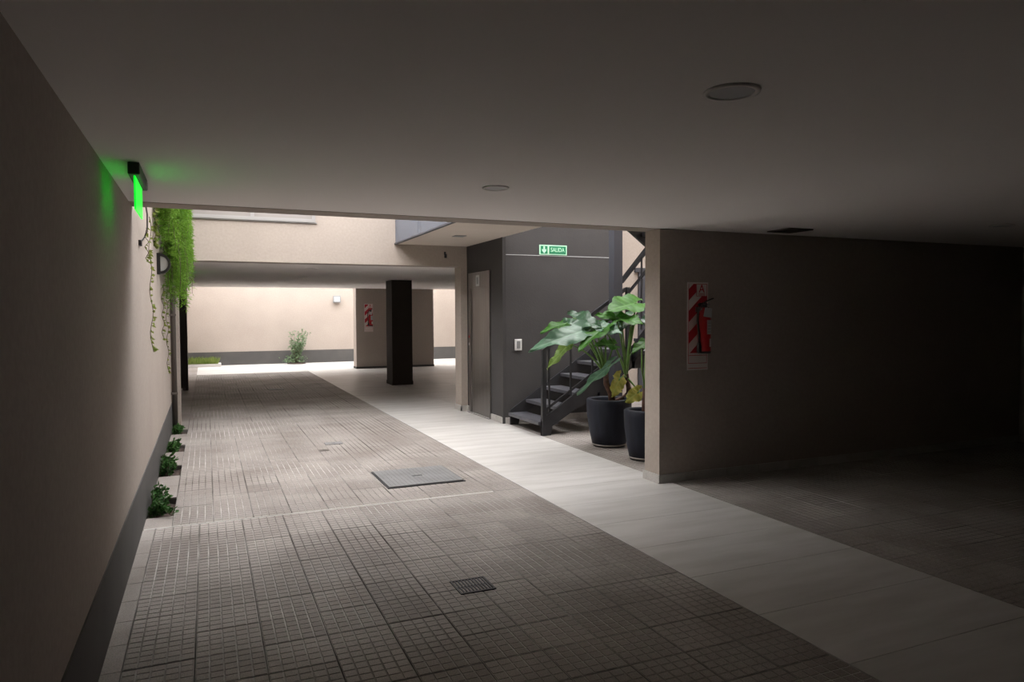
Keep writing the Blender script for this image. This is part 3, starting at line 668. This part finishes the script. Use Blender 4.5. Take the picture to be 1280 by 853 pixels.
df = [tuple(range(0, 2 * n + 2, 2)), tuple(range(1, 2 * n + 2, 2))[::-1]] + [(2 * i, 2 * i + 1, 2 * i + 3, 2 * i + 2) for i in range(n)]
MB().add(dv, df).build('diffuser', LABEL, t)
t = thing('downpipe', (-.43, 10.98, 0), 'slim brown downpipe at the end of the left wall by the hall opening', 'downpipe')
MB().tube([(-.43, 11.0, -.02), (-.43, 11.0, 3.9)], .035, 14).build('pipe', PIPE, t, True)
for z in (.5, 1.6, 2.7): MB().box(-.478, -.388, 10.955, 11.045, z, z + .03).build('clip', PIPE, t)
t = thing('metal_gate', (-.5, 16.8, 0), 'dark brown metal gate leaf folded back against the left wall of the hall', 'gate')
MB().box(-.655, -.44, 16.70, 16.745, .05, 2.30).build('gate_panel', DARKB, t)
MB().box(-.44, -.385, 16.72, 16.95, 0, 2.34).build('gate_post', DARKB, t)
MB().box(-.655, -.60, 16.66, 16.74, 0, 2.34).build('gate_post', DARKB, t)
MB().box(-.655, -.42, 16.69, 16.76, 2.28, 2.36).build('top_rail', DARKB, t)
MB().box(-.50, -.45, 16.69, 16.76, 0, .06).build('gate_foot', DARKB, t)

# ------------------------------------------------------------------ planting
def leaf_add(mb, p, d, L, w, rr, mi=0):
    d = Vector(d).normalized(); u = Vector((rr.uniform(-1, 1), rr.uniform(-1, 1), rr.uniform(-.2, 1))); s_ = d.cross(u)
    if s_.length < .01: s_ = Vector((1, 0, 0))
    s_.normalize(); nn = s_.cross(d); p = Vector(p)
    mb.add([p, p + d * L * .45 + s_ * w + nn * w * .4, p + d * L, p + d * L * .45 - s_ * w + nn * w * .4], [(0, 1, 2), (0, 2, 3)], mi)
rr = random.Random(5)
t = thing('hanging_vine', (XL, 9.3, 4.0), 'dense feathery bright green vine hanging down the left wall beside the wall lamp', 'vine')
fo = MB(); sm = MB()
for k in range(430):
    y0 = rr.uniform(7.95, 10.72); bulge = rr.random() ** .8 * (.10 + .19 * min(1, (y0 - 7.6) / 1.2)); x0 = XL + .02 + bulge
    zt = 3.6; zb = 2.28 - .5 * rr.random() ** 2.6 + (.42 * rr.uniform(.7, 1.3) if y0 < 8.9 else 0) - (.1 if y0 > 9.3 else 0) + .25 * (bulge > .24) * rr.random()
    n = 16; ph = rr.uniform(0, 6); pts = []
    for i in range(n + 1):
        s_ = i / n; z = zt + (zb - zt) * s_
        pts.append(Vector((x0 * min(1, .6 + s_) + (1 - min(1, .6 + s_)) * XL + .02 * math.sin(ph + s_ * 7), y0 + .06 * math.sin(ph * 2 + s_ * 5), z)))
    if k % 6 == 0: sm.tube(pts[::2], .003, 5)
    for i in range(n):
        for q in range(7):
            p = pts[i].lerp(pts[i + 1], rr.random())
            leaf_add(fo, p, (rr.uniform(-1, 1), rr.uniform(-1, 1), rr.uniform(-1.1, .35)), rr.uniform(.035, .085), rr.uniform(.0025, .006), rr)
o = fo.build('foliage', VINE, t); o['kind'] = 'stuff'
sm.build('stem', TWIG, t)
# loose creeper strands on the wall
rr = random.Random(9)
for k, (px, ztop, py1, dens, lab) in enumerate(((190, 2.5, 441, .45, 'long creeper strand with sparse yellowish leaves between the cable plug and the wall lamp'), (204, 1.95, 425, .25, 'thin creeper strand with a few leaves hanging below the half-round wall lamp'), (196, 2.7, 312, .5, 'short leafy creeper tuft on the wall just above the half-round wall lamp'), (209, 1.8, 470, .2, 'nearly bare creeper stem low on the wall beside the downpipe'), (186, 2.35, 330, .12, 'short bare creeper stem beside the plug of the exit sign cable'))):
    a = atX(px, 400, XL + .02); zb = atX(px, py1, XL + .02).z
    t = thing('creeper_strand', (XL, a.y, zb), lab, 'creeper', 'creeper strands on the left wall')
    n = 20; pts = [Vector((XL + .018 + .012 * math.sin(i), a.y + .03 * math.sin(i * .6 + k), ztop + (zb - ztop) * i / n)) for i in range(n + 1)]
    MB().tube(pts, .003, 5).build('stem', TWIG, t)
    fo = MB()
    for i in range(n):
        for q in range(int(1 + 9 * dens * (.3 + i / n))):
            if rr.random() < .25: continue
            leaf_add(fo, pts[i].lerp(pts[i + 1], rr.random()), (rr.uniform(.1, 1), rr.uniform(-1, 1), rr.uniform(-1, .3)), rr.uniform(.03, .055), rr.uniform(.010, .018), rr)
    o = fo.build('foliage', VINE_Y, t); o['kind'] = 'stuff'
# low plants in the pits along the left wall
names = ['leafy green groundcover spilling out of the pit nearest the expansion joint', 'leafy groundcover in the second soil pit from the expansion joint', 'low leafy groundcover in the third soil pit from the expansion joint', 'low leafy groundcover in the soil pit at the foot of the downpipe']
so = ['dark soil in the planting pit nearest the expansion joint', 'dark soil in the second planting pit from the expansion joint', 'dark soil in the third planting pit from the expansion joint', 'dark soil in the planting pit at the foot of the downpipe']
for k, (a, b_) in enumerate(PITS):
    rr = random.Random(40 + k)
    o = MB(); n = 8; v = [(XL - .02 + (PX + .0 - XL + .02) * i / n, a + (b_ - a) * j / n, -.05 + .02 * mnoise.noise((i * .7 + k, j * .8, 3))) for j in range(n + 1) for i in range(n + 1)]
    o.add(v, [(j * (n + 1) + i, j * (n + 1) + i + 1, (j + 1) * (n + 1) + i + 1, (j + 1) * (n + 1) + i) for j in range(n) for i in range(n)])
    tag(o.build('planting_soil', SOIL), so[k], 'soil', 'soil of the planting pits', 'stuff')
    t = thing('groundcover_plant', (XL + .08, (a + b_) / 2, -.05), names[k], 'plant', 'groundcover plants along the left wall')
    fo = MB(); sm = MB(); hgt = (.22, .24, .15, .14)[k]
    for q in range(46):
        p = Vector((XL + .015 +   .09 * rr.random() ** 1.3, a + .04 + (b_ - a - .08) * rr.random(), -.05))
        top = p + Vector((rr.uniform(-.01, .06), rr.uniform(-.1, .1), hgt * rr.uniform(.3, .9)))
        if k == 0 and q > 34: top = Vector((rr.uniform(-.42, -.25), a - rr.uniform(-.12, .10), rr.uniform(.01, .05))); p = Vector((XL + .06, a + .15, .0))
        top.x = max(top.x, XL + .03)
        pts = [p, (p + top) / 2 + Vector((0, 0, .03)), top]; sm.tube(pts, .0025, 4)
        for s_ in range(9):
            f_ = .25 + .75 * s_ / 8; c = p.lerp(top, f_) + Vector((0, 0, .03 * (1 - abs(2 * f_ - 1))))
            leaf_add(fo, c, (rr.uniform(-.3, 1), rr.uniform(-1, 1), rr.uniform(-.2, .8)), rr.uniform(.035, .06), rr.uniform(.010, .018), rr)
    for i, vv in enumerate(fo.v):
        if vv[0] < XL + .012: fo.v[i] = (XL + .012, vv[1], vv[2])
    o = fo.build('foliage', SHRUB, t); o['kind'] = 'stuff'; sm.build('stem', TWIG, t)
# slender shrub before the rear court wall
rr = random.Random(77)
t = thing('slender_shrub', (2.72, 24.3, 0), 'slender grey-green shrub growing before the bright rear court wall', 'shrub')
MB().lathe((2.7, 24.3, 0), [(.001, .01), (.30, .01), (.28, .03), (.001, .04)], 20).build('soil', SOIL, t)
fo = MB(); sm = MB()
for q in range(26):
    ang = rr.uniform(0, 6.28); z1 = rr.uniform(.45, 1.16); rad = .12 + .22 * rr.random()
    b0 = Vector((2.7 + rr.uniform(-.05, .05), 24.3 + rr.uniform(-.05, .05), .02)); e = Vector((2.74 + rad * math.cos(ang) + .1 * (z1 - .5), 24.3 + rad * math.sin(ang) * .7, z1))
    mid = (b0 + e) / 2 + Vector((0, 0, .12)); pts = [b0 * (1 - s_) ** 2 + mid * 2 * s_ * (1 - s_) + e * s_ ** 2 for s_ in [i / 8 for i in range(9)]]; sm.tube(pts, [.009 - .0008 * i for i in range(9)], 5)
    for i in range(2, 9):
        for c in range(6 if z1 > .6 else 3): leaf_add(fo, pts[i] + Vector((rr.uniform(-.05, .05), rr.uniform(-.05, .05), rr.uniform(-.05, .05))), (rr.uniform(-1, 1), rr.uniform(-1, 1), rr.uniform(-.8, .6)), rr.uniform(.04, .08), rr.uniform(.014, .026), rr)
for q in range(240):
    leaf_add(fo, (2.62 + rr.gauss(0, .16), 24.28 + rr.gauss(0, .08), .04 + abs(rr.gauss(0, .10))), (rr.uniform(-1, 1), rr.uniform(-1, 1), rr.uniform(0, .9)), rr.uniform(.05, .09), rr.uniform(.015, .025), rr)
o = fo.build('foliage', SHRUB_F, t); o['kind'] = 'stuff'; sm.build('branch', TWIG, t)
# kerbed grass bed in the rear court
t = thing('planter_bed', (-.1, 24.4, 0), 'low kerbed bed of grassy plants in the corner of the rear court', 'planter')
KERB = mat('kerb_cement', (.52, .50, .48), .8)
MB().box(-.64, .40, 24.03, 24.11, -.01, .09).build('kerb', KERB, t); MB().box(.32, .40, 24.11, YFAR - .01, -.01, .09).build('kerb', KERB, t)
MB().box(-.64, .32, 24.11, YFAR - .01, -.01, .06).build('soil', SOIL, t)
fo = MB()
for q in range(700):
    p = Vector((rr.uniform(-.58, .30), rr.uniform(24.13, 24.65), .06)); leaf_add(fo, p, (rr.uniform(-.5, .5), rr.uniform(-.5, .3), 1), rr.uniform(.10, .30), rr.uniform(.006, .013), rr)
o = fo.build('grass', GRASS, t); o['kind'] = 'stuff'
# floodlight on the rear court wall
p0 = atY(416, 370, YFAR); p1 = atY(425, 378.5, YFAR)
t = thing('floodlight', (p0.x, YFAR, p1.z), 'small grey floodlight on the bright rear court wall', 'floodlight')
MB().box(p0.x, p1.x, YFAR - .14, YFAR - .04, p1.z, p0.z).build('housing', GREYP, t, bevel=.01)
MB().box(p0.x + .03, p1.x - .03, YFAR - .146, YFAR - .139, p1.z + .04, p0.z - .04).build('lens', WHITEP, t)
MB().box((p0.x + p1.x) / 2 - .04, (p0.x + p1.x) / 2 + .04, YFAR - .05, YFAR + .005, (p0.z + p1.z) / 2 - .05, (p0.z + p1.z) / 2 + .05).build('bracket', GREYP, t)
